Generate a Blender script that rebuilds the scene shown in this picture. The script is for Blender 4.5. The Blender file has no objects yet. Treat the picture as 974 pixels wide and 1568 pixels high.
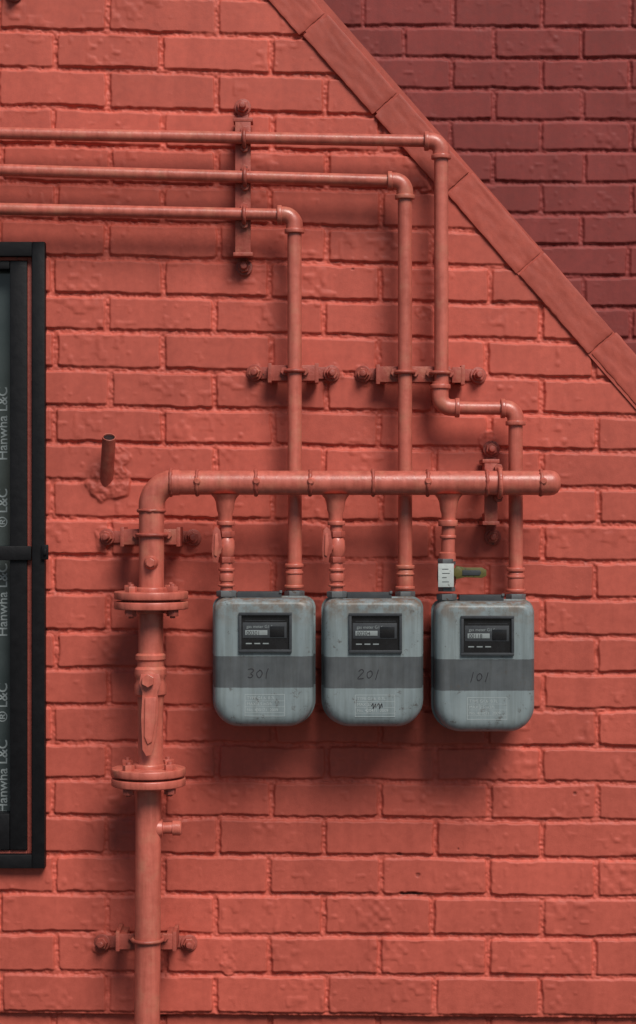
import bpy, bmesh, math, random
import numpy as np
from mathutils import Vector, Matrix
random.seed(4); rng=np.random.RandomState(7)
S=0.00136; D=4.0; ZC=1.6
scene=bpy.context.scene
def W(u,v,d=0.0):
    k=(D-d)/D
    return Vector(((u-487)*S*k, -d, ZC-(v-784)*S*k))
def R(r,d=0.1): return r*S*(D-d)/D

# ---------------------------------------------------------------- materials
def newmat(name):
    m=bpy.data.materials.new(name); m.use_nodes=True
    nt=m.node_tree; b=nt.nodes['Principled BSDF']
    return m,nt,b
def N(nt,t,**kw):
    n=nt.nodes.new(t)
    for k,v in kw.items(): setattr(n,k,v)
    return n
def noise(nt,co,scale,detail=4,rough=.55):
    n=N(nt,'ShaderNodeTexNoise'); n.inputs['Scale'].default_value=scale
    n.inputs['Detail'].default_value=detail; n.inputs['Roughness'].default_value=rough
    nt.links.new(co,n.inputs['Vector']); return n.outputs['Fac']
def ramp(nt,fac,stops):
    r=N(nt,'ShaderNodeValToRGB'); e=r.color_ramp.elements
    e[0].position,e[0].color=stops[0][0],(*stops[0][1],1)
    e[1].position,e[1].color=stops[-1][0],(*stops[-1][1],1)
    for p,c in stops[1:-1]:
        x=e.new(p); x.color=(*c,1)
    nt.links.new(fac,r.inputs['Fac']); return r.outputs['Color']
def mix(nt,a,b,fac,mode='MIX'):
    n=N(nt,'ShaderNodeMix',data_type='RGBA',blend_type=mode)
    for s,v in (('Factor',fac),('A',a),('B',b)):
        sock=[i for i in n.inputs if i.name==s and (i.type=='RGBA' if s!='Factor' else i.type=='VALUE')][0]
        if hasattr(v,'links') or isinstance(v,bpy.types.NodeSocket): nt.links.new(v,sock)
        else: sock.default_value=v if s=='Factor' else (*v,1)
    return [o for o in n.outputs if o.type=='RGBA'][0]
def bump(nt,h,strength,dist,prev=None):
    n=N(nt,'ShaderNodeBump'); n.inputs['Strength'].default_value=strength
    n.inputs['Distance'].default_value=dist
    nt.links.new(h,n.inputs['Height'])
    if prev: nt.links.new(prev,n.inputs['Normal'])
    return n.outputs['Normal']

def paint(name,col,rough=.5,var=.12,chips=None,bs=(40,.5,.0015),fine=(420,.35,.0005),tint=False,spec=.4,streak=False,grime=.8):
    m,nt,b=newmat(name)
    co=N(nt,'ShaderNodeTexCoord').outputs['Object']
    c=np.array(col)
    n1=noise(nt,co,3.0,5,.6)
    base=ramp(nt,n1,[(.3,tuple(c*(1-var))),(.7,tuple(np.minimum(c*(1+var),1)))])
    n2=noise(nt,co,55,5,.65)
    base=mix(nt,base,ramp(nt,n2,[(.35,(.84,.82,.82)),(.62,(1.0,1.0,1.0))]),grime,'MULTIPLY')
    if tint:
        at=N(nt,'ShaderNodeAttribute',attribute_name='tint')
        base=mix(nt,base,at.outputs['Color'],1.0,'MULTIPLY')
        # faint rain streaks and soot on the masonry
        mp=N(nt,'ShaderNodeMapping'); mp.inputs['Scale'].default_value=(14,14,1.6)
        nt.links.new(co,mp.inputs['Vector'])
        base=mix(nt,base,ramp(nt,noise(nt,mp.outputs[0],1,6,.65),[(.36,(.80,.76,.76)),(.60,(1,1,1))]),.6,'MULTIPLY')
    if streak:
        mp=N(nt,'ShaderNodeMapping'); mp.inputs['Scale'].default_value=(60,60,5)
        nt.links.new(co,mp.inputs['Vector'])
        ns=noise(nt,mp.outputs[0],1,5,.6)
        base=mix(nt,base,ramp(nt,ns,[(.38,(.70,.64,.62)),(.6,(1,1,1))]),.75,'MULTIPLY')
        dust=ramp(nt,noise(nt,co,22,6,.7),[(.50,(0,0,0)),(.72,(.5,.5,.5))])
        base=mix(nt,base,(.50,.21,.13),dust)
    if chips:
        nc=noise(nt,co,chips[0],6,.7)
        f=ramp(nt,nc,[(chips[1],(0,0,0)),(chips[1]+.03,(1,1,1))])
        base=mix(nt,base,chips[2],f)
    nt.links.new(base,b.inputs['Base Color'])
    rr=ramp(nt,n2,[(.3,(rough-.08,)*3),(.7,(rough+.1,)*3)])
    nt.links.new(rr,b.inputs['Roughness'])
    b.inputs['Specular IOR Level'].default_value=spec
    nb=bump(nt,noise(nt,co,bs[0],4,.6),bs[1],bs[2])
    nb=bump(nt,noise(nt,co,fine[0],4,.6),fine[1],fine[2],nb)
    nt.links.new(nb,b.inputs['Normal'])
    return m
M_wall=paint('painted_brick',(.515,.102,.068),.58,.10,chips=(30,.76,(.20,.055,.04)),bs=(60,.2,.0012),fine=(480,.5,.0006),tint=True,spec=.34)
M_wallb=paint('painted_brick_shade',(.24,.046,.040),.65,.12,bs=(60,.2,.0012),fine=(480,.45,.0006),tint=True,spec=.25)  # shade on the recessed rear wall is put into this darker base colour
M_pipe=paint('painted_pipe',(.56,.140,.098),.35,.12,chips=(45,.70,(.16,.055,.04)),bs=(70,.45,.0014),fine=(450,.3,.0004),spec=.55,streak=True)
M_strut=paint('painted_strut',(.40,.088,.062),.48,.15,chips=(45,.69,(.14,.05,.04)),bs=(90,.6,.0018),fine=(450,.4,.0005),streak=True)
M_old=paint('weathered_paint',(.33,.074,.053),.52,.2,chips=(60,.63,(.12,.045,.033)),bs=(110,.7,.002),fine=(450,.5,.0006))
M_black=paint('black_paint',(.006,.006,.007),.5,.25,chips=(38,.72,(.06,.055,.05)),spec=.22)
M_screen=paint('display_black',(.012,.012,.013),.25,.1,bs=(10,.0,.0001),fine=(500,.05,.0001))
M_dgrey=paint('dark_grey_plastic',(.042,.047,.052),.5,.15,chips=(50,.68,(.12,.12,.11)))
M_steel=paint('port_steel',(.12,.13,.135),.45,.2,chips=(90,.60,(.07,.05,.04)))
M_print=paint('printed_grey',(.24,.275,.275),.6,.05)
M_white=paint('white_tag',(.50,.55,.53),.5,.1,chips=(120,.62,(.12,.1,.08)))
M_ink=paint('ink',(.030,.030,.035),.6,.05)
M_brass=paint('brass_lever',(.13,.115,.03),.45,.3,chips=(90,.58,(.04,.035,.02)))
M_ground=paint('asphalt',(.06,.058,.056),.9,.2)
M_film=paint('film_print',(.26,.30,.30),.5,.05)
M_lab=paint('label_print',(.38,.43,.43),.6,.05)
def meter_mat():
    m,nt,b=newmat('meter_paint')
    co=N(nt,'ShaderNodeTexCoord').outputs['Object']
    inf=N(nt,'ShaderNodeObjectInfo')
    va=N(nt,'ShaderNodeVectorMath',operation='ADD'); nt.links.new(co,va.inputs[0]); nt.links.new(inf.outputs['Location'],va.inputs[1])
    cw=va.outputs[0]
    sep=N(nt,'ShaderNodeSeparateXYZ'); nt.links.new(co,sep.inputs[0])
    n1=noise(nt,cw,9,5,.6)
    base=ramp(nt,n1,[(.3,(.180,.222,.232)),(.7,(.245,.292,.298))])
    def math_(op,a,b_):
        n=N(nt,'ShaderNodeMath',operation=op)
        for i,v in enumerate((a,b_)):
            if isinstance(v,(int,float)): n.inputs[i].default_value=v
            else: nt.links.new(v,n.inputs[i])
        return n.outputs[0]
    z=sep.outputs['Z']
    nz=noise(nt,cw,70,3,.5)
    z2=math_('ADD',z,math_('MULTIPLY',math_('SUBTRACT',nz,.5),.0022))
    f=math_('MULTIPLY',math_('GREATER_THAN',z2,-38*S*.96),math_('LESS_THAN',z2,10*S*.96))
    base=mix(nt,base,ramp(nt,noise(nt,cw,25,5,.6),[(.3,(.068,.076,.081)),(.7,(.100,.110,.115))]),f)
    zz=N(nt,'ShaderNodeMapRange'); zz.inputs[1].default_value=.070; zz.inputs[2].default_value=.135
    nt.links.new(z,zz.inputs[0])
    gn=ramp(nt,noise(nt,cw,48,6,.72),[(.42,(0,0,0)),(.58,(1,1,1))])
    base=mix(nt,base,(.15,.10,.065),math_('MULTIPLY',zz.outputs[0],gn))
    sc=ramp(nt,noise(nt,cw,45,7,.78),[(.59,(0,0,0)),(.65,(.8,.8,.8))])
    base=mix(nt,base,(.085,.08,.075),sc)
    mp=N(nt,'ShaderNodeMapping'); mp.inputs['Scale'].default_value=(90,90,6); nt.links.new(cw,mp.inputs['Vector'])
    st=ramp(nt,noise(nt,mp.outputs[0],1,4,.6),[(.38,(.72,.71,.69)),(.58,(1,1,1))])
    base=mix(nt,base,st,.7,'MULTIPLY')
    nt.links.new(base,b.inputs['Base Color'])
    b.inputs['Roughness'].default_value=.42
    nb=bump(nt,noise(nt,cw,60,4,.6),.25,.0008); nb=bump(nt,noise(nt,cw,600,3,.6),.25,.0003,nb)
    nt.links.new(nb,b.inputs['Normal'])
    return m
M_meter=meter_mat()
m,nt,b=newmat('window_glass'); b.inputs['Roughness'].default_value=.12
co=N(nt,'ShaderNodeTexCoord').outputs['Object']
nt.links.new(ramp(nt,noise(nt,co,12,5,.6),[(.3,(.030,.042,.042)),(.7,(.055,.070,.070))]),b.inputs['Base Color'])
M_glass=m

# ---------------------------------------------------------------- mesh helpers
def empty(name,loc=(0,0,0)):
    e=bpy.data.objects.new(name,None); e.empty_display_size=.05; e.location=loc
    scene.collection.objects.link(e); return e
def obj(name,verts,faces,mat,parent=None,smooth=True,angle=35):
    me=bpy.data.meshes.new(name); me.from_pydata([tuple(v) for v in verts],[],faces); me.update()
    return finish(name,me,mat,parent,smooth,angle)
def finish(name,me,mat,parent,smooth=True,angle=35):
    bm=bmesh.new(); bm.from_mesh(me); bmesh.ops.recalc_face_normals(bm,faces=bm.faces); bm.to_mesh(me); bm.free()
    if smooth:
        me.polygons.foreach_set('use_smooth',[True]*len(me.polygons))
        me.set_sharp_from_angle(angle=math.radians(angle))
    me.materials.append(mat)
    o=bpy.data.objects.new(name,me); scene.collection.objects.link(o)
    if parent:
        o.parent=parent; o.matrix_parent_inverse=Matrix.Translation(-Vector(parent.location))
    return o
def frame(ax):
    ax=ax.normalized(); t=Vector((0,1,0)) if abs(ax.y)<.9 else Vector((1,0,0))
    a=ax.cross(t).normalized(); return a,ax.cross(a).normalized()
def lathe(name,p0,ax,prof,mat,parent,seg=28,rot=0,angle=35):
    ax=ax.normalized(); a,b=frame(ax); vs=[];fs=[]
    for t,r in prof:
        for i in range(seg):
            th=rot+2*math.pi*i/seg
            vs.append(p0+ax*t+(a*math.cos(th)+b*math.sin(th))*r)
    n=len(prof)
    for j in range(n-1):
        for i in range(seg):
            i2=(i+1)%seg; fs.append((j*seg+i,j*seg+i2,(j+1)*seg+i2,(j+1)*seg+i))
    fs.append(tuple(range(seg))); fs.append(tuple((n-1)*seg+i for i in range(seg)))
    return obj(name,vs,fs,mat,parent,angle=angle)
def disc(name,c,ax,r,h,mat,parent,bev=.0012,seg=28,rot=0):
    bev=min(bev,h*.45,r*.45)
    ax=ax.normalized()
    pr=[(-h/2,r-bev),(-h/2+bev*.3,r-bev*.3),(-h/2+bev,r),(h/2-bev,r),(h/2-bev*.3,r-bev*.3),(h/2,r-bev)]
    return lathe(name,c,ax,pr,mat,parent,seg,rot,angle=50 if seg>8 else 25)
def sweep(name,pts,r,mat,parent,seg=24,closed=False,rs=None):
    vs=[];fs=[];n=len(pts)
    T=[]
    for i in range(n):
        if closed: t=pts[(i+1)%n]-pts[i-1]
        else: t=pts[min(i+1,n-1)]-pts[max(i-1,0)]
        T.append(t.normalized())
    a,_=frame(T[0])
    for i in range(n):
        a=(a-T[i]*a.dot(T[i])).normalized(); b=T[i].cross(a)
        rr=rs[i] if rs else r
        for k in range(seg):
            th=2*math.pi*k/seg; vs.append(pts[i]+(a*math.cos(th)+b*math.sin(th))*rr)
    m=n if closed else n-1
    for j in range(m):
        j2=(j+1)%n
        for i in range(seg):
            i2=(i+1)%seg; fs.append((j*seg+i,j*seg+i2,j2*seg+i2,j2*seg+i))
    if not closed: fs.append(tuple(range(seg))); fs.append(tuple((n-1)*seg+i for i in range(seg)))
    return obj(name,vs,fs,mat,parent,angle=50)
def box(name,c,size,mat,parent,bev=.0015,rot=None,jit=0):
    bm=bmesh.new(); bmesh.ops.create_cube(bm,size=1)
    bmesh.ops.scale(bm,vec=size,verts=bm.verts)
    bv=min(bev,min(size)*.4)
    if bv>0: bmesh.ops.bevel(bm,geom=bm.edges[:],offset=bv,segments=2,affect='EDGES',profile=.6)
    if rot: bmesh.ops.rotate(bm,verts=bm.verts,cent=(0,0,0),matrix=rot)
    bmesh.ops.translate(bm,vec=c,verts=bm.verts)
    me=bpy.data.meshes.new(name); bm.to_mesh(me); bm.free()
    return finish(name,me,mat,parent,angle=40)
def pbox(name,u0,v0,u1,v1,d0,d1,mat,parent,bev=.0015):
    a=W(u0,v0,d1); b=W(u1,v1,d1)
    c=Vector(((a.x+b.x)/2,-(d0+d1)/2,(a.z+b.z)/2))
    return box(name,c,(abs(b.x-a.x),abs(d1-d0),abs(a.z-b.z)),mat,parent,bev)
def prism(name,outl,d0,d1,mat,parent,bev=.0012):
    bm=bmesh.new()
    vf=[bm.verts.new(W(u,v,d1)) for u,v in outl]; f=bm.faces.new(vf)
    r=bmesh.ops.extrude_face_region(bm,geom=[f])
    bmesh.ops.translate(bm,vec=(0,d1-d0,0),verts=[g for g in r['geom'] if isinstance(g,bmesh.types.BMVert)])
    if bev: bmesh.ops.bevel(bm,geom=bm.edges[:],offset=bev,segments=2,affect='EDGES',profile=.6)
    me=bpy.data.meshes.new(name); bm.to_mesh(me); bm.free()
    return finish(name,me,mat,parent,angle=40)
def text(name,s,u,v,d,size,mat,parent,rot=(90,0,0),shear=0,bold=0,align='LEFT'):
    c=bpy.data.curves.new(name,'FONT'); c.body=s; c.size=size*S; c.extrude=.00015; c.shear=shear; c.offset=bold*S; c.align_x=align
    c.materials.append(mat)
    o=bpy.data.objects.new(name,c); o.location=W(u,v,d); o.rotation_euler=[math.radians(x) for x in rot]
    scene.collection.objects.link(o)
    if parent: o.parent=parent; o.matrix_parent_inverse=Matrix.Translation(-Vector(parent.location))
    return o
X=Vector((1,0,0)); Z=Vector((0,0,1)); Yf=Vector((0,-1,0))

# ---------------------------------------------------------------- noise + brick heightfield
def vnoise(u,v,scale,seed):
    t=np.random.RandomState(seed).rand(256,256)
    x=u/scale+1000; y=v/scale+1000
    xi=np.floor(x).astype(int); yi=np.floor(y).astype(int); fx=x-xi; fy=y-yi
    fx=fx*fx*(3-2*fx); fy=fy*fy*(3-2*fy)
    a=t[xi%256,yi%256]; b=t[(xi+1)%256,yi%256]; c=t[xi%256,(yi+1)%256]; d=t[(xi+1)%256,(yi+1)%256]
    return (a*(1-fx)+b*fx)*(1-fy)+(c*(1-fx)+d*fx)*fy-.5
def sstep(a,b,x):
    t=np.clip((x-a)/(b-a),0,1); return t*t*(3-2*t)
def brick_field(U,V,joints,period,offs,slope,seed,mort=2.6,depth=.0056):
    rs=np.random.RandomState(seed)
    Vp=V-slope(V)*(U-400)+vnoise(U,V,90,seed+1)*3.0+vnoise(U,V,22,seed+2)*1.0
    j=np.array(joints,float); row=np.clip(np.searchsorted(j,Vp),1,len(j)-1)
    dv=np.minimum(Vp-j[row-1],j[row]-Vp)
    off=np.where(row%2==0,offs[0],offs[1])
    Up=U+vnoise(U,V,18,seed+3)*1.6
    J=(rs.rand(len(j)+2,200)-.5)*7
    t=(Up-off)/period; i=np.round(t).astype(int)
    bnd=off+i*period+J[row,i%200]
    du=np.abs(Up-bnd); col=np.where(Up>bnd,i,i-1)
    wn=mort+vnoise(U,V,9,seed+4)*1.9+vnoise(U,V,40,seed+5)*1.8
    r=4.5
    a=np.maximum(r-(du-wn),0); b=np.maximum(r-(dv-wn),0)
    dist=r-np.sqrt(a*a+b*b)
    g=1-sstep(0,2.9,dist)
    H=(rs.rand(len(j)+2,200)-.5); TX=(rs.rand(len(j)+2,200)-.5); TT=rs.rand(len(j)+2,200)
    cu=U-(off+(col+.5)*period)
    h=H[row,col%200]*.0018+TX[row,col%200]*cu*.000012
    rough_zone=np.clip(vnoise(U,V,95,seed+20)*3-.35,0,1)
    face=vnoise(U,V,50,seed+6)*.0006+vnoise(U,V,13,seed+7)*(.00012+.0004*rough_zone)+vnoise(U,V,5,seed+8)*(.00010+.00030*rough_zone)
    lump=vnoise(U,V,8,seed+9)*.0026+vnoise(U,V,3.6,seed+10)*.0042
    gd=depth*(1+vnoise(U,V,60,seed+11)*.8)
    h=h*(1-g)+face*(1-g)+g*(-gd+lump*.75)
    edge=np.clip(1-np.abs(dist-4)/5,0,1)
    h+=edge*np.maximum(vnoise(U,V,9,seed+12)+vnoise(U,V,45,seed+13)*.9-.28,0)*.0045
    tint=(1+(TT[row,col%200]-.5)*.18)*(1+.12*g)+vnoise(U,V,4.5,seed+14)*.14*g
    return h,tint
def grid_mesh(name,us,vs,h,tint,d0,keep,mat,parent):
    nu,nv=len(us),len(vs)
    U,V=np.meshgrid(us,vs)
    k=(D-d0)/D
    co=np.empty((nv*nu,3),np.float32)
    co[:,0]=((U-487)*S*k).ravel(); co[:,1]=(-d0-h).ravel(); co[:,2]=(ZC-(V-784)*S*k).ravel()
    idx=np.arange(nu*nv).reshape(nv,nu)
    K=keep[:-1,:-1]&keep[1:,:-1]&keep[:-1,1:]&keep[1:,1:]
    q=np.stack([idx[:-1,:-1][K],idx[1:,:-1][K],idx[1:,1:][K],idx[:-1,1:][K]],1)
    used=np.zeros(nu*nv,bool); used[q.ravel()]=True
    rem=np.cumsum(used)-1; q=rem[q]; co=co[used]; tt=tint.ravel()[used].astype(np.float32)
    me=bpy.data.meshes.new(name); me.vertices.add(len(co)); me.vertices.foreach_set('co',co.ravel())
    nf=len(q); me.loops.add(nf*4); me.loops.foreach_set('vertex_index',q.ravel().astype(np.int32))
    me.polygons.add(nf); me.polygons.foreach_set('loop_start',(np.arange(nf)*4).astype(np.int32))
    me.polygons.foreach_set('use_smooth',np.ones(nf,bool))
    me.update(calc_edges=True)
    at=me.attributes.new('tint','FLOAT_COLOR','POINT')
    c4=np.ones((len(co),4),np.float32); c4[:,0]=tt; c4[:,1]=tt; c4[:,2]=tt
    at.data.foreach_set('color',c4.ravel())
    me.materials.append(mat)
    o=bpy.data.objects.new(name,me); scene.collection.objects.link(o); o.parent=parent
    return o
def axis(lo,flo,fhi,hi,fine,coarse):
    return np.concatenate([np.arange(lo,flo,coarse),np.arange(flo,fhi,fine),np.arange(fhi,hi,coarse)])

# ---- main wall
brick_wall=empty('brick_wall')
J=[-3,55,113,172,230,287,345,400,457,513,571,628,683,740,797,855,912,970,1027,1083,1140,1195,1252,1310,1370,1432,1492,1554]
J=[-3-58*i for i in range(8,0,-1)]+J+[1554+60*i for i in range(1,8)]
k0=J.index(55)
offs=(0,83) if k0%2==0 else (83,0)
sl=lambda V: np.interp(V,[-300,0,460,571,800,1500],[.025,.025,.022,.018,.011,.008])
us=axis(-500,-30,1010,1500,1.5,6); vs=axis(-380,-30,1600,1960,1.5,6)
U,V=np.meshgrid(us,vs)
h,tint=brick_field(U,V,J,166,offs,sl,11)
def patch(u,v,r,amp,seed,dark=0,ru=.006):
    global h,tint
    dd=np.hypot(U-u,(V-v))+vnoise(U,V,14,seed)*14
    m=1-sstep(r*.75,r,dd)
    h=h*(1-m*.8)+m*(amp+vnoise(U,V,9,seed+1)*ru+vnoise(U,V,4,seed+2)*ru*.55)
    if dark:
        dd=np.hypot(U-u,(V-v))+vnoise(U,V,10,seed+5)*12
        tint=tint*(1-dark*(1-sstep(r*.9,r*1.35,dd)))
patch(165,735,36,.005,60,.13,.005); patch(180,700,20,.003,63,.1,.004); patch(350,1475,19,.002,66,0,.003)
patch(745,672,16,.002,69,0,.003); patch(652,480,13,.001,72,0,.003); patch(290,840,15,.002,78,0,.003); patch(655,280,12,.001,81,0,.003)
patch(390,575,17,.001,84,.12,.003); patch(508,575,17,.001,87,.12,.003); patch(556,577,16,.001,90,.12,.003); patch(163,824,18,.002,93,.12,.004); patch(157,1445,17,.002,96,.1,.003)
def gouge(u,v,a,b,dep,dk,seed):
    global h,tint
    dd=np.hypot((U-u)/a,(V-v)/b)+vnoise(U,V,5,seed)*.7
    m=1-sstep(.7,1.0,dd); h=h-m*dep; tint=tint*(1-dk*m)
gouge(632,1368,20,2.6,.005,.8,101); gouge(612,1308,8,3,.003,.5,102); gouge(640,1340,4,3,.002,.4,103); gouge(880,1215,3,3,.002,.5,104); gouge(702,1300,2.5,2.5,.002,.6,105); gouge(540,412,3,2,.002,.5,106); gouge(232,1560,26,3,.006,.6,107)
m=sstep(1555,1559,V-.008*(U-400)); h=h-m*.02
outer=lambda v:497+v/1.143
inner=lambda v:430+v/1.133
keep=(U<(inner(V)+outer(V))/2)
keep&=~((U<56)&(V>382)&(V<1322)&(U>-425))
grid_mesh('wall_face',us,vs,h,tint,0,keep,M_wall,brick_wall)
th=math.atan2(1.14,1); L=164.2
sd=Vector((math.cos(th),0,-math.sin(th))); nd=Vector((math.sin(th),0,math.cos(th)))
rotm=Matrix((sd,Vector((0,1,0)),nd)).transposed()
from mathutils import noise as mn
def coping(k):
    u=610+(k)*110.4; v=143+k*121.8
    c0=W(u+55.2,v+60.9,0)
    wd=(51-(.5 if k%2 else -.5))*S
    c=c0-nd*(wd/2)
    bm=bmesh.new(); bmesh.ops.create_cube(bm,size=1)
    ln=(L-3)*S
    bmesh.ops.scale(bm,vec=(ln,.105,wd),verts=bm.verts)
    bmesh.ops.bevel(bm,geom=bm.edges[:],offset=.003,segments=2,affect='EDGES',profile=.6)
    bmesh.ops.subdivide_edges(bm,edges=[e for e in bm.edges if e.calc_length()>.04],cuts=18,use_grid_fill=True)
    for vv in bm.verts:
        p=vv.co*60+Vector((k*17.3,3,5)); q=vv.co*160+Vector((k*7.3,1,2))
        vv.co+=mn.noise_vector(p)*.0013+mn.noise_vector(q)*.0007
    bmesh.ops.rotate(bm,verts=bm.verts,cent=(0,0,0),matrix=rotm@Matrix.Rotation(random.uniform(-.008,.008),3,'Y'))
    bmesh.ops.translate(bm,vec=c+Vector((0,.0525-.0065+random.uniform(-.001,.001),0)),verts=bm.verts)
    me=bpy.data.meshes.new('coping'); bm.to_mesh(me); bm.free()
    at=me.attributes.new('tint','FLOAT_COLOR','POINT'); t=random.uniform(.76,.88)
    at.data.foreach_set('color',np.tile([t,t,t,1],len(me.vertices)).astype(np.float32))
    finish('verge_brick',me,M_wall,brick_wall,angle=50)
for k in range(-4,8): coping(k)
def slab(name,off0,off1,d0,d1):
    a=W(outer(-380),-380,0); b=W(outer(1100),1100,0)
    vs_=[]
    for y in (-d0,-d1):
        for p in (a,b):
            for o_ in (off0,off1):
                q=p-nd*(o_*S); vs_.append((q.x,y,q.z))
    fs=[(0,1,3,2),(4,5,7,6),(0,1,5,4),(2,3,7,6),(0,2,6,4),(1,3,7,5)]
    ob=obj(name,vs_,fs,M_wall,brick_wall,smooth=False)
    me=ob.data; at=me.attributes.new('tint','FLOAT_COLOR','POINT'); at.data.foreach_set('color',np.full(len(me.vertices)*4,.9,np.float32))
slab('verge_mortar',2,54,.0035,-.10)
slab('wall_core',4,300,-.03,-.22)

# ---- rear wall
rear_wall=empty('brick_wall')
JB=[-490+47.6*i for i in range(0,50)]
ir=min(range(len(JB)),key=lambda i:abs(JB[i]-39))
dj=JB[ir]-39
JB=[x-dj for x in JB]
us2=axis(330,440,1010,1750,1.7,6); vs2=axis(-380,-30,640,1700,1.7,6)
U2,V2=np.meshgrid(us2,vs2)
f=166/136.5
offb=(692*f,620*f) if ir%2==0 else (620*f,692*f)
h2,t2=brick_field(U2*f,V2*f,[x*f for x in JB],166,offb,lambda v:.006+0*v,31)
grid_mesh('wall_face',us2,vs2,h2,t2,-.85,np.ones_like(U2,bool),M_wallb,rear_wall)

# ---------------------------------------------------------------- window
win=empty('window')
pbox('frame_right',49,370,68.5,1330,-.03,.022,M_black,win,.002)
pbox('frame_top',-430,370,48.8,392,-.03,.022,M_black,win,.002)
pbox('frame_bottom',-430,1309,48.8,1330,-.03,.022,M_black,win,.002)
pbox('frame_left',-450,370,-430.2,1330,-.03,.022,M_black,win,.002)
pbox('rebate_strip',42,392.3,48.6,1308.6,-.03,.003,M_old,win,.001)
pbox('rebate_strip_top',-429,392.3,41.6,399,-.03,.003,M_old,win,.001)
pbox('rebate_strip_bottom',-429,1302,41.6,1308.6,-.03,.003,M_old,win,.001)
for a,b_,n_ in ((15,41.5,'sash_right'),(-200,-172,'mullion'),(-429,-402,'sash_left')):
    pbox(n_,a,399.3,b_,1301.7,-.05,.010,M_black,win,.003)
for (a,b_) in ((-401.7,-200.3),(-171.7,14.7)):
    pbox('sash_top',a,399.3,b_,412,-.05,.0095,M_black,win,.003)
    pbox('sash_bottom',a,1246,b_,1301.7,-.05,.0095,M_black,win,.003)
pbox('transom',-429,836,48,858,.0102,.017,M_black,win,.003)
pbox('latch',63,834,74,857,.0222,.029,M_black,win,.004)
pbox('latch_pin',66,840,71,850,.0292,.034,M_black,win,.002)
pbox('pane',-410,405,20,1290,-.034,-.030,M_glass,win,0)
for v in (705,807,975,1105,1245):
    t_='Hanwha L&C' if v in (705,975,1245) else '® L&C'
    text('film_lettering',t_,11,v,-.0295,21,M_film,win,rot=(90,-90,0),bold=.2)

# ---------------------------------------------------------------- pipes
def arc(c,r,a0,a1,d,n=10):
    return [W(c[0]+r*math.cos(math.radians(a0+(a1-a0)*i/n)),c[1]+r*math.sin(math.radians(a0+(a1-a0)*i/n)),d) for i in range(n+1)]
DP=.062
def collar(par,u,v,ax,r,w=5,d=DP,mat=None,name='collar'):
    disc(name,W(u,v,d),ax,R(r,d),R(w,d),mat or M_pipe,par,bev=.0015)
def outlet(par,u,v0,d=DP):
    collar(par,u,v0,Z,14.5,6,d); disc('union_nut',W(u,v0+20,d),Z,R(12.6,d),R(30,d),M_pipe,par,.001)
    collar(par,u,v0+11,Z,14,4,d); collar(par,u,v0+32,Z,15,5,d)
def thin_pipe(uL,vL,uE,vE,uV,vBot,r=10.3):
    p=empty('gas_pipe')
    d=DP
    sweep('run',[W(uL,vL,d),W((uL+uE)/2,(vL+vE)/2+1,d),W(uE,vE,d)],R(r-1,d),M_pipe,p)
    er=uV-uE-4
    el=[W(uE-3,vE,d)]+arc((uV-er,vE+er),er,-90,0,d)+[W(uV,vE+er+8,d)]
    sweep('elbow',el,R(r+2.6,d),M_pipe,p)
    collar(p,uE-2,vE,X,r+4.6,7); collar(p,uV,vE+er+8,Z,r+5,7)
    sweep('drop',[W(uV,vE+er+4,d),W(uV+.5,vBot,d)],R(r+.6,d),M_pipe,p)
    return p
p3=thin_pipe(-420,309,430,329,451,880)
outlet(p3,450.5,866)
p2=thin_pipe(-420,247,599,277,620,880)
outlet(p2,620.5,868)
p1=thin_pipe(-420,195,655,216,675.5,600)
d=DP
el=[W(675,585,d)]+[W(674,598,d)]+arc((691,607),17,180,90,d)+[W(703,624.5,d)]
sweep('offset_elbow',el,R(13,d),M_pipe,p1); collar(p1,674.5,592,Z,15.5,7); collar(p1,700,624.5,X,15,7)
sweep('offset_run',[W(690,624.5,d),W(780,625.5,d)],R(10,d),M_pipe,p1)
el=[W(768,625.5,d)]+arc((773,642),16.5,-90,0,d)+[W(789.5,650,d)]
sweep('offset_elbow',el,R(13,d),M_pipe,p1); collar(p1,770,625.5,X,15,7); collar(p1,789.5,648,Z,15.5,7)
sweep('drop_lower',[W(789.5,645,d),W(790,890,d)],R(11,d),M_pipe,p1); outlet(p1,790,872)

# ---- main riser + manifold
DM=.118; d=DM
man=empty('gas_manifold')
sweep('header',[W(262,739,d),W(560,739.5,d),W(846,739.5,d)],R(18.6,d),M_pipe,man,seg=32)
sweep('riser_elbow',[W(275,739,d)]+arc((268,775),36,-90,-180,d,14)+[W(232,786,d)],R(19.8,d),M_pipe,man,seg=32)
rr=R(19.4,d)
lathe('end_cap',W(828,739.5,d),X,[(0,rr),(R(14),rr),(R(21),rr*.93),(R(26),rr*.75),(R(29.5),rr*.45),(R(30.5),rr*.1)],M_pipe,man,32,angle=60)
def weld(u,v,ax,r,dd=DM):
    c=W(u,v,dd); a,b=frame(ax); pts=[];rs=[]
    for i in range(36):
        t=2*math.pi*i/36
        pts.append(c+(a*math.cos(t)+b*math.sin(t))*R(r,dd)+ax*random.uniform(-.0006,.0006)); rs.append(R(2.8,dd)*random.uniform(.8,1.25))
    sweep('weld_bead',pts,0,M_strut,man,seg=8,closed=True,rs=rs)
for u in (302,392,475,571,655,745,828): weld(u,739.3,X,18.6)
weld(262,739,X,19.5); weld(232,782,Z,19.5)
for u in (303,393,476,655,830):
    lathe('boss',W(u,737,d)+Yf*R(16,d),Yf,[(0,R(6)),(R(4),R(5.5)),(R(6),R(3.5))],M_pipe,man,14)
def seg_(name,u0,v0,u1,v1,r,d=DM,par=man,s=32): return sweep(name,[W(u0,v0,d),W(u1,v1,d)],R(r,d),M_pipe,par,seg=s)
seg_('riser_top',232,782,232,905,19.4)
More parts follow.
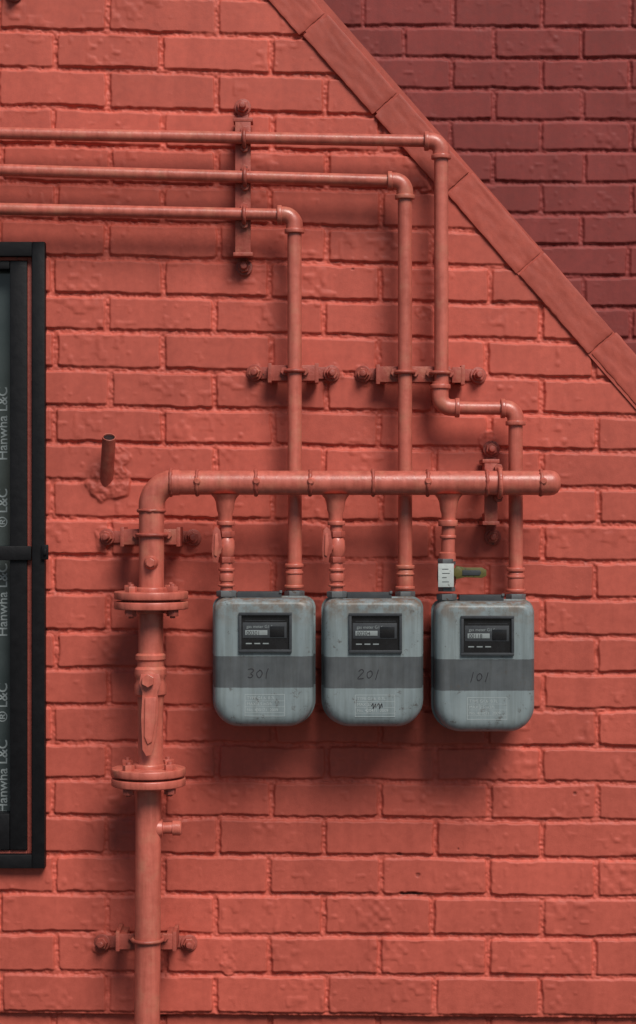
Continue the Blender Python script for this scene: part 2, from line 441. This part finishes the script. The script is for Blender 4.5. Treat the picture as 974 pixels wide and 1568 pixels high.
seg_('riser_mid',231.5,935,230.5,1010,19)
seg_('riser_low',227.5,1205,224.5,1720,19.8)
def boss(u,v,r,l,hexr):
    c=W(u,v,DM)+Yf*R(18)
    lathe('boss',c,Yf,[(0,R(r+3)),(R(l*.5),R(r+2)),(R(l),R(r))],M_pipe,man,20)
    disc('plug',c+Yf*R(l+2),Yf,R(hexr),R(8),M_pipe,man,.001,seg=6)
boss(233,861,8,8,7)
def flange(u,v,first):
    f_=man
    for dv in (-7.6,7.6):
        disc('flange_plate',W(u,v+dv,DM),Z,R(56.5),R(11.8),M_pipe,f_,.0022,seg=48)
    disc('flange_gasket',W(u,v,DM),Z,R(45),R(4.4),M_old,f_,.0005,seg=40)
    disc('flange_hub',W(u,v-15,DM),Z,R(24),R(10),M_pipe,f_,.003,seg=32)
    disc('flange_hub',W(u,v+15,DM),Z,R(24),R(10),M_pipe,f_,.003,seg=32)
    for k in range(4):
        a=math.radians(45+90*k+7)
        c=W(u,v,DM)+Vector((math.cos(a),math.sin(a),0))*R(44)
        rt=random.uniform(0,1)
        disc('bolt_head',c+Z*R(17.5),Z,R(9),R(9),M_pipe,f_,.001,seg=6,rot=rt)
        disc('nut',c-Z*R(18),Z,R(9),R(10),M_old,f_,.001,seg=6,rot=rt+.4)
        disc('bolt_shank',c,Z,R(4),R(52),M_old,f_,.0008,seg=12)
flange(231.5,919,True); flange(227.5,1189,False)
zt=W(230.5,1000,DM)
prof=[(0,20),(3,23),(9,23),(12,20.5),(20,20.5),(24,24),(30,24.5),(34,24.5),(38,22.5),(44,22.5),(48,24.5),(62,24.5),(66,21),(80,19.5),(165,19),(172,21),(178,22)]
lathe('ball_valve',zt,-Z,[(R(t),R(r)) for t,r in prof],M_pipe,man,36,angle=28)
c=W(230,1039,DM)+Yf*R(20)
lathe('valve_stem',c,Yf,[(0,R(14)),(R(5),R(13)),(R(6),R(9)),(R(16),R(8.5))],M_pipe,man,20)
disc('stem_nut',c+Yf*R(19),Yf,R(10),R(7),M_pipe,man,.001,seg=6)
dl=DM+R(33)
prism('lever',[(216,1032),(244,1032),(247,1046),(241,1060),(243,1085),(239,1130),(232,1156),(224,1158),(218,1148),(216,1100),(218,1060),(213,1046)],dl-.004,dl,M_pipe,man,.001)
prism('lever_grip',[(222,1068),(239,1068),(238,1105),(233,1136),(226,1140),(221,1128)],dl,dl+.004,M_pipe,man,.002)
lathe('side_nipple',W(240,1268,DM),X,[(0,R(15)),(R(9),R(13)),(R(10),R(9)),(R(24),R(9)),(R(24.5),R(11.5)),(R(36),R(11.5)),(R(38),R(9.5))],M_pipe,man,24)

# ---- drops to the meters
def drop(u,full=True):
    p=man; d=DM-.004
    lathe('branch_tee',W(u,757,d),-Z,[(0,R(22)),(R(6),R(17)),(R(12),R(14.5)),(R(24),R(13)),(R(30),R(11)),(R(46),R(10.5))],M_pipe,p,28,angle=50)
    if full:
        collar(p,u+1,801,Z,13.5,7,d); sweep('branch',[W(u+1,800,d),W(u+2,905,d)],R(9.6,d),M_pipe,p)
        disc('valve_nut',W(u+2,818,d),Z,R(12.5),R(9),M_strut,p,.001,seg=6)
        lathe('valve_body',W(u+2,824,d),-Z,[(0,R(10)),(R(4),R(12)),(R(14),R(13)),(R(24),R(12)),(R(28),R(10))],M_pipe,p,24,angle=50)
        disc('valve_nut',W(u+2,857,d),Z,R(12.5),R(9),M_strut,p,.001,seg=6)
        collar(p,u+2,872,Z,12.5,5,d); collar(p,u+2,884,Z,11.5,12,d); collar(p,u+2,896,Z,13,4,d)
        c=W(u-8,838,d)+Yf*R(9)
        disc('valve_stem',c,Yf,R(5),R(12),M_strut,p,.001,16)
        dd=d+R(17)
        prism('valve_lever',[(u-19,812),(u-14,806),(u-8,812),(u-5,832),(u-6,846),(u-9,850),(u-11,862),(u-19,861),(u-21,840)],dd-.003,dd,M_strut,p,.0008)
        prism('valve_lever_rib',[(u-16,818),(u-12,816),(u-10,834),(u-13,852),(u-17,850)],dd,dd+.003,M_pipe,p,.001)
    else:
        sweep('branch',[W(u,795,d),W(u-2,905,d)],R(10.5,d),M_pipe,p)
        collar(p,u-1,801,Z,15,10,d); collar(p,u-1,822,Z,12.5,5,d)
        lathe('branch_socket',W(u-2,845,d),-Z,[(0,R(10)),(R(2),R(13)),(R(14),R(13)),(R(16),R(10))],M_pipe,p,24)
drop(345); drop(514); drop(687,False)
vlv=empty('shutoff_valve')
d=DM
disc('valve_nut',W(684,860,d),Z,R(13.5),R(9),M_steel,vlv,.001,seg=6)
lathe('valve_body',W(684,864,d),-Z,[(0,R(11)),(R(5),R(14)),(R(20),R(15)),(R(32),R(13)),(R(36),R(11))],M_old,vlv,24,angle=50)
pbox('tag',671,863,695,899,d+R(15.5),d+R(18),M_white,vlv,.0008)
for i,(w) in enumerate((14,17,10,15)):
    pbox('tag_print',677,871+i*6.5,677+w*.7,871.9+i*6.5,d+R(18.02),d+R(18.3),M_dgrey,vlv,0)
disc('lever_hub',W(700,876,d)+Yf*.012,Yf,R(8),R(10),M_brass,vlv,.001,seg=20)
prism('lever',[(698,866),(712,869),(738,869),(745,873),(745,882),(738,885),(712,884),(698,887)],d+.014,d+.018,M_brass,vlv,.001)
prism('lever_slot',[(708,873),(735,873),(737,877),(735,881),(708,881)],d+.0182,d+.0195,M_dgrey,vlv,.0004)
disc('valve_nut',W(684,902,d),Z,R(13),R(7),M_steel,vlv,.001,seg=6)

# ---------------------------------------------------------------- clamps
def anchor(par,u,v,big=1.0,tilt=0):
    c=W(u,v,0.0)
    ax=Vector((tilt,-1,random.uniform(-.1,.1)))
    disc('washer',c+Yf*.006,ax,R(13*big,0),.004,M_old,par,.0014,24)
    disc('nut',c+Yf*.013,ax,R(9.5*big,0),.011,M_strut,par,.002,6,rot=random.uniform(0,1))
    disc('stud',c+Yf*.024,ax,R(5.2*big,0),.016,M_old,par,.002,14)
def hclamp(u,v,uL,uR,pipe_r,dp,ring=True,aL=True,aR=True,slope=0):
    p=empty('pipe_clamp')
    d1=dp-R(pipe_r,dp)-.001
    cl=uL+(22 if aL else 0); cr=uR-(22 if aR else 0)
    pbox('base_plate',uL-6 if aL else cl,v-9,uR+6 if aR else cr,v+9,.001,.0065,M_old,p,.0015)
    pbox('strut_web',cl,v-12,cr,v+12,d1-.006,d1,M_strut,p,.0015)
    pbox('strut_foot',cl+.5,v-11,cl+14,v+13,.0067,d1-.0062,M_strut,p,.0015)
    pbox('strut_foot',cr-14,v-11,cr-.5,v+13,.0067,d1-.0062,M_strut,p,.0015)
    if aL:
        anchor(p,uL,v,tilt=-.25); pbox('strut_lip',cl-2,v-15,cl+4,v+15,.008,d1+.001,M_strut,p,.0015)
    if aR:
        anchor(p,uR,v+1,tilt=.25); pbox('strut_lip',cr-4,v-15,cr+2,v+15,.008,d1+.001,M_strut,p,.0015)
    if ring: saddle(p,u,v-3,pipe_r,dp,X)
    return p
def saddle(p,u,v,pr,dp,side):
    c=W(u,v,dp); rr=R(pr+2.6,dp); pts=[]
    pts.append(c-side*rr+Vector((0,R(pr,dp)+.004,0)))
    for i in range(17):
        t=math.pi*i/16
        pts.append(c-side*rr*math.cos(t)+Yf*rr*math.sin(t))
    pts.append(c+side*rr+Vector((0,R(pr,dp)+.004,0)))
    sweep('u_bolt',pts,R(3.1),M_strut,p,seg=12)
    for s in (-1,1):
        disc('u_bolt_nut',c+side*s*(rr+R(1.5))+Vector((0,R(pr,dp)-.004,0)),Yf,R(6.8),.008,M_strut,p,.001,6,rot=s*.3)
hclamp(451,571,390,508,11,DP)
hclamp(620,573,556,690,11,DP,aR=False)
hclamp(674,574,692,732,11,DP,aL=False)
hclamp(232,822,164,296,19.5,DM)
hclamp(226,1442,157,290,20,DM)
def vclamp(u,v0,v1,rings,pr,dp,w=12):
    p=empty('pipe_clamp')
    d1=dp-R(pr,dp)-.001
    pbox('base_plate',u-8,v0-6,u+8,v1+6,.001,.0065,M_old,p,.0015)
    pbox('strut_web',u-w,v0+20,u+w,v1-22,d1-.006,d1,M_strut,p,.0015)
    pbox('strut_foot',u-w+1,v0+19,u+w-1,v0+34,.0067,d1-.0062,M_strut,p,.0015)
    pbox('strut_foot',u-w+1,v1-36,u+w-1,v1-21,.0067,d1-.0062,M_strut,p,.0015)
    pbox('strut_lip',u-w-3,v0+15,u+w+3,v0+21,.008,d1+.001,M_strut,p,.0015)
    pbox('strut_lip',u-w-3,v1-24,u+w+3,v1-18,.008,d1+.001,M_strut,p,.0015)
    anchor(p,u,v0); anchor(p,u+2,v1)
    for (ru,rv,side) in rings: saddle(p,ru,rv,pr,dp,Z)
    return p
vclamp(372,165,410,[(374,212,0),(375,271,0),(374,329,0)],9.4,DP)
vclamp(752,688,822,[(765,739.5,0)],19,DM,w=10)
vclamp(20,-150,-9,[],9.4,.04)
sweep('header_band',[W(765,739.5,DM)+(Z*math.cos(t)+Yf*math.sin(t))*R(21) for t in [2*math.pi*i/40 for i in range(40)]],R(3.6),M_pipe,man,seg=12,closed=True)

# ---------------------------------------------------------------- meters
def rrect(x0,x1,z0,z1,rt,rb,n=9):
    pts=[]
    for (cx,cz,r,a0) in ((x1-rt,z1-rt,rt,0),(x0+rt,z1-rt,rt,90),(x0+rb,z0+rb,rb,180),(x1-rb,z0+rb,rb,270)):
        for i in range(n+1):
            a=math.radians(a0+90*i/n); pts.append((cx+r*math.cos(a),cz+r*math.sin(a)))
    return pts
GL={'3':[[(0,1),(5,0),(8,3),(4,7),(8,10),(5,14),(0,13)]],'0':[[(5,2),(1,6),(2,12),(6,13),(9,8),(7,3),(4,2)]],
    '1':[[(4,0),(3,7),(2,15)]],'2':[[(0,3),(4,0),(8,3),(5,8),(0,14),(9,13)]],'~':[[(0,6),(3,1),(5,12),(8,2),(10,9)]]}
def hand(s,u,v,d,e,sc=1.0):
    x=u
    for ch in s:
        for st in GL[ch]:
            pts=[W(x+(px+random.uniform(-.6,.6)+(14-py)*.12)*sc,v+(py+random.uniform(-.6,.6))*sc,d) for px,py in st]
            fine=[]
            for i in range(len(pts)-1):
                p0=pts[max(i-1,0)];p1=pts[i];p2=pts[i+1];p3_=pts[min(i+2,len(pts)-1)]
                for q in range(5):
                    t=q/5; fine.append(.5*((2*p1)+(p2-p0)*t+(2*p0-5*p1+4*p2-p3_)*t*t+(3*p1-p0-3*p2+p3_)*t**3))
            fine.append(pts[-1])
            sweep('handwriting',fine,R(.6),M_ink,e,seg=6)
        x+=(13 if ch!='1' else 9)*sc
def meter(u0,u1,v0,v1,label,num,inl,out,extra=None):
    DF=.172
    uc=(u0+u1)/2; vc=1015+(v0-917)*.9
    loc=W(uc,vc,DF)
    e=empty('gas_meter',loc)
    k=S*(D-DF)/D
    w=(u1-u0)/2*k; zt=(vc-v0)*k; zb=(vc-v1)*k
    secs=[]
    rad=18*k
    for i in range(7):
        a=math.pi/2*i/6
        ins=rad*(1-math.sin(a)); secs.append((DF-rad*(1-math.cos(a)),ins*.75,ins*1.1,ins*.5))
    secs[0:0]=[(DF,rad*1.05,rad*1.75,rad*.8)]
    secs+=[(.098,0,0,0),(.0975,-3.2*k,-3*k,-2*k),(.0905,-3.2*k,-3*k,-2*k),(.09,0,0,0),(.04,.5*k,.5*k,.5*k)]
    for i in range(1,6):
        a=math.pi/2*i/5; r2=.02
        secs.append((.04-r2*math.sin(a),r2*(1-math.cos(a)),r2*(1-math.cos(a)),r2*(1-math.cos(a))))
    vs=[];fs=[]
    for d_,ix,ib,it in secs:
        o=rrect(-w+ix,w-ix,zb+ib,zt-it,max(17*k-ix*.2,.004),max(40*k-ix*.35,.008))
        npt=len(o)
        for x,z in o: vs.append((x,DF-d_,z))
    for j in range(len(secs)-1):
        for i in range(npt):
            i2=(i+1)%npt; fs.append((j*npt+i,j*npt+i2,(j+1)*npt+i2,(j+1)*npt+i))
    fs.append(tuple(range(npt))); fs.append(tuple((len(secs)-1)*npt+i for i in range(npt)))
    me=bpy.data.meshes.new('case'); me.from_pydata(vs,[],fs)
    o=finish('case',me,M_meter,None,angle=38); o.parent=e
    g=lambda n_,a,b,c,d2,e0,e1,m_,bv=.001: pbox(n_,uc+a,v0+b,uc+c,v0+d2,e0,e1,m_,e,bv)
    L0,R0,T0,B0=-37.5,44,21,82; bw=4.2
    g('display_frame',L0,T0,R0,T0+bw,DF-.004,DF+.0065,M_dgrey)
    g('display_frame',L0,B0-bw,R0,B0,DF-.004,DF+.0065,M_dgrey)
    g('display_frame',L0,T0+bw+.1,L0+bw,B0-bw-.1,DF-.004,DF+.006,M_dgrey)
    g('display_frame',R0-bw,T0+bw+.1,R0,B0-bw-.1,DF-.004,DF+.006,M_dgrey)
    g('display_plate',L0+bw,T0+bw,R0-bw,B0-bw,DF-.003,DF+.0008,M_screen,0)
    q=DF+.001
    g('counter_surround',L0+6,36,R0-8,60,q,q+.0006,M_dgrey,.0002)
    g('counter_window',L0+10,48,L0+44,55.5,q+.0007,q+.0014,M_print,.0003)
    g('counter_shade',L0+48,42,L0+70,58,q+.0007,q+.002,M_screen,.0006)
    text('counter_digits','00'+num,uc+L0+12,v0+54.8,q+.0016,8,M_ink,e)
    text('display_text','gas meter G1.6',uc+L0+12,v0+44.5,q+.0008,6.2,M_print,e)
    g('display_rule',L0+10,33,R0-10,33.7,q,q+.0003,M_dgrey,0)
    for i in range(3): g('display_mark',L0+11+i*13,67.5,L0+11+i*13+9,69.3,q,q+.0003,M_print,0)
    hand(label,uc-24,v0+107,DF+.0002,e)
    a,b,c_,d_=-28,146,33,180; lw=.6
    for (x0,y0,x1,y1) in ((a,b,c_,b+lw),(a,d_-lw,c_,d_),(a,b+lw,a+lw,d_-lw),(c_-lw,b+lw,c_,d_-lw),(a+lw,b+10,c_-lw,b+10+lw*.7),(a+lw,b+19,c_-lw,b+19+lw*.7),(a+lw,b+28,c_-lw,b+28+lw*.7),(a+18,b+10+lw,a+18.6,b+28)):
        g('label_rule',x0,y0,x1,y1,DF-.0005,DF+.0003,M_lab,0)
    for i,s_ in enumerate(('TYPE G1.6  0.7L','MAX 2.5 m3/h','No. 4'+num+'71  2009')):
        text('label_text',s_,uc+a+3,v0+b+7.8+i*9.2,DF+.0003,6.2,M_lab,e)
    if extra: hand(extra,uc-4,v0+158,DF+.0005,e,.75)
    g('top_plate',-40,-11,28,2,.085,.118,M_dgrey,.001)
    g('top_screw',25,-13,29,-9,.118,.121,M_steel,.0005)
    for (pu,dd) in ((inl,DM-.004),(out,DP+.002)):
        disc('port',W(pu,v0-3,dd),Z,R(12.5),R(20),M_steel,e,.001,24)
        disc('port_nut',W(pu,v0-8,dd),Z,R(15.5),R(9),M_steel,e,.001,6)
    return e
meter(326,480,917,1114,'301','301',347,451)
meter(495.5,648,918,1114,'201','204',516,620.5,'~~')
meter(667,820,922,1122,'101','118',684,790)

# ---------------------------------------------------------------- pipe stub
st=empty('pipe_stub')
a=W(163,742,-.01); b=W(167,669,.055); ax=(b-a); Ln=ax.length
lathe('tube',a,ax,[(0,R(10.8)),(Ln,R(10.6)),(Ln+.0004,R(10)),(Ln,R(9)),(Ln-.004,R(8.8)),(Ln-.0041,R(.5))],M_strut,st,24)
lathe('bore',a+ax.normalized()*(Ln-.0041),ax,[(0,R(8.7)),(.0012,R(8.7)),(.0013,R(.5))],M_screen,st,24)

# ---------------------------------------------------------------- ground
me=bpy.data.meshes.new('ground'); me.from_pydata([(-60,-60,0),(60,-60,0),(60,60,0),(-60,60,0)],[],[(0,1,2,3)]); me.materials.append(M_ground)
o=bpy.data.objects.new('ground',me); scene.collection.objects.link(o)

# ---------------------------------------------------------------- light
dirn=Vector((.36,-.82,1.0)).normalized()
sun=bpy.data.lights.new('sun','SUN'); sun.energy=3.8; sun.angle=math.radians(28); sun.color=(1,.95,.89)
so=bpy.data.objects.new('sun',sun); so.rotation_euler=dirn.to_track_quat('Z','Y').to_euler(); scene.collection.objects.link(so)
w=bpy.data.worlds.new('World'); scene.world=w; w.use_nodes=True
sky=w.node_tree.nodes.new('ShaderNodeTexSky'); sky.sky_type='NISHITA'; sky.sun_disc=False
sky.sun_elevation=math.asin(dirn.z); sky.sun_rotation=math.atan2(dirn.x,dirn.y)
bg=w.node_tree.nodes['Background']; bg.inputs['Strength'].default_value=.05
w.node_tree.links.new(sky.outputs[0],bg.inputs['Color'])
scene.view_settings.view_transform='Standard'; scene.view_settings.look='None'; scene.view_settings.exposure=0
cam=bpy.data.cameras.new('camera'); co_=bpy.data.objects.new('camera',cam); scene.collection.objects.link(co_)
co_.location=(0,-D,ZC); co_.rotation_euler=(math.radians(90),0,0)
cam.sensor_fit='VERTICAL'; cam.sensor_height=36; cam.lens=36*D/(1568*S); cam.clip_end=300
scene.camera=co_
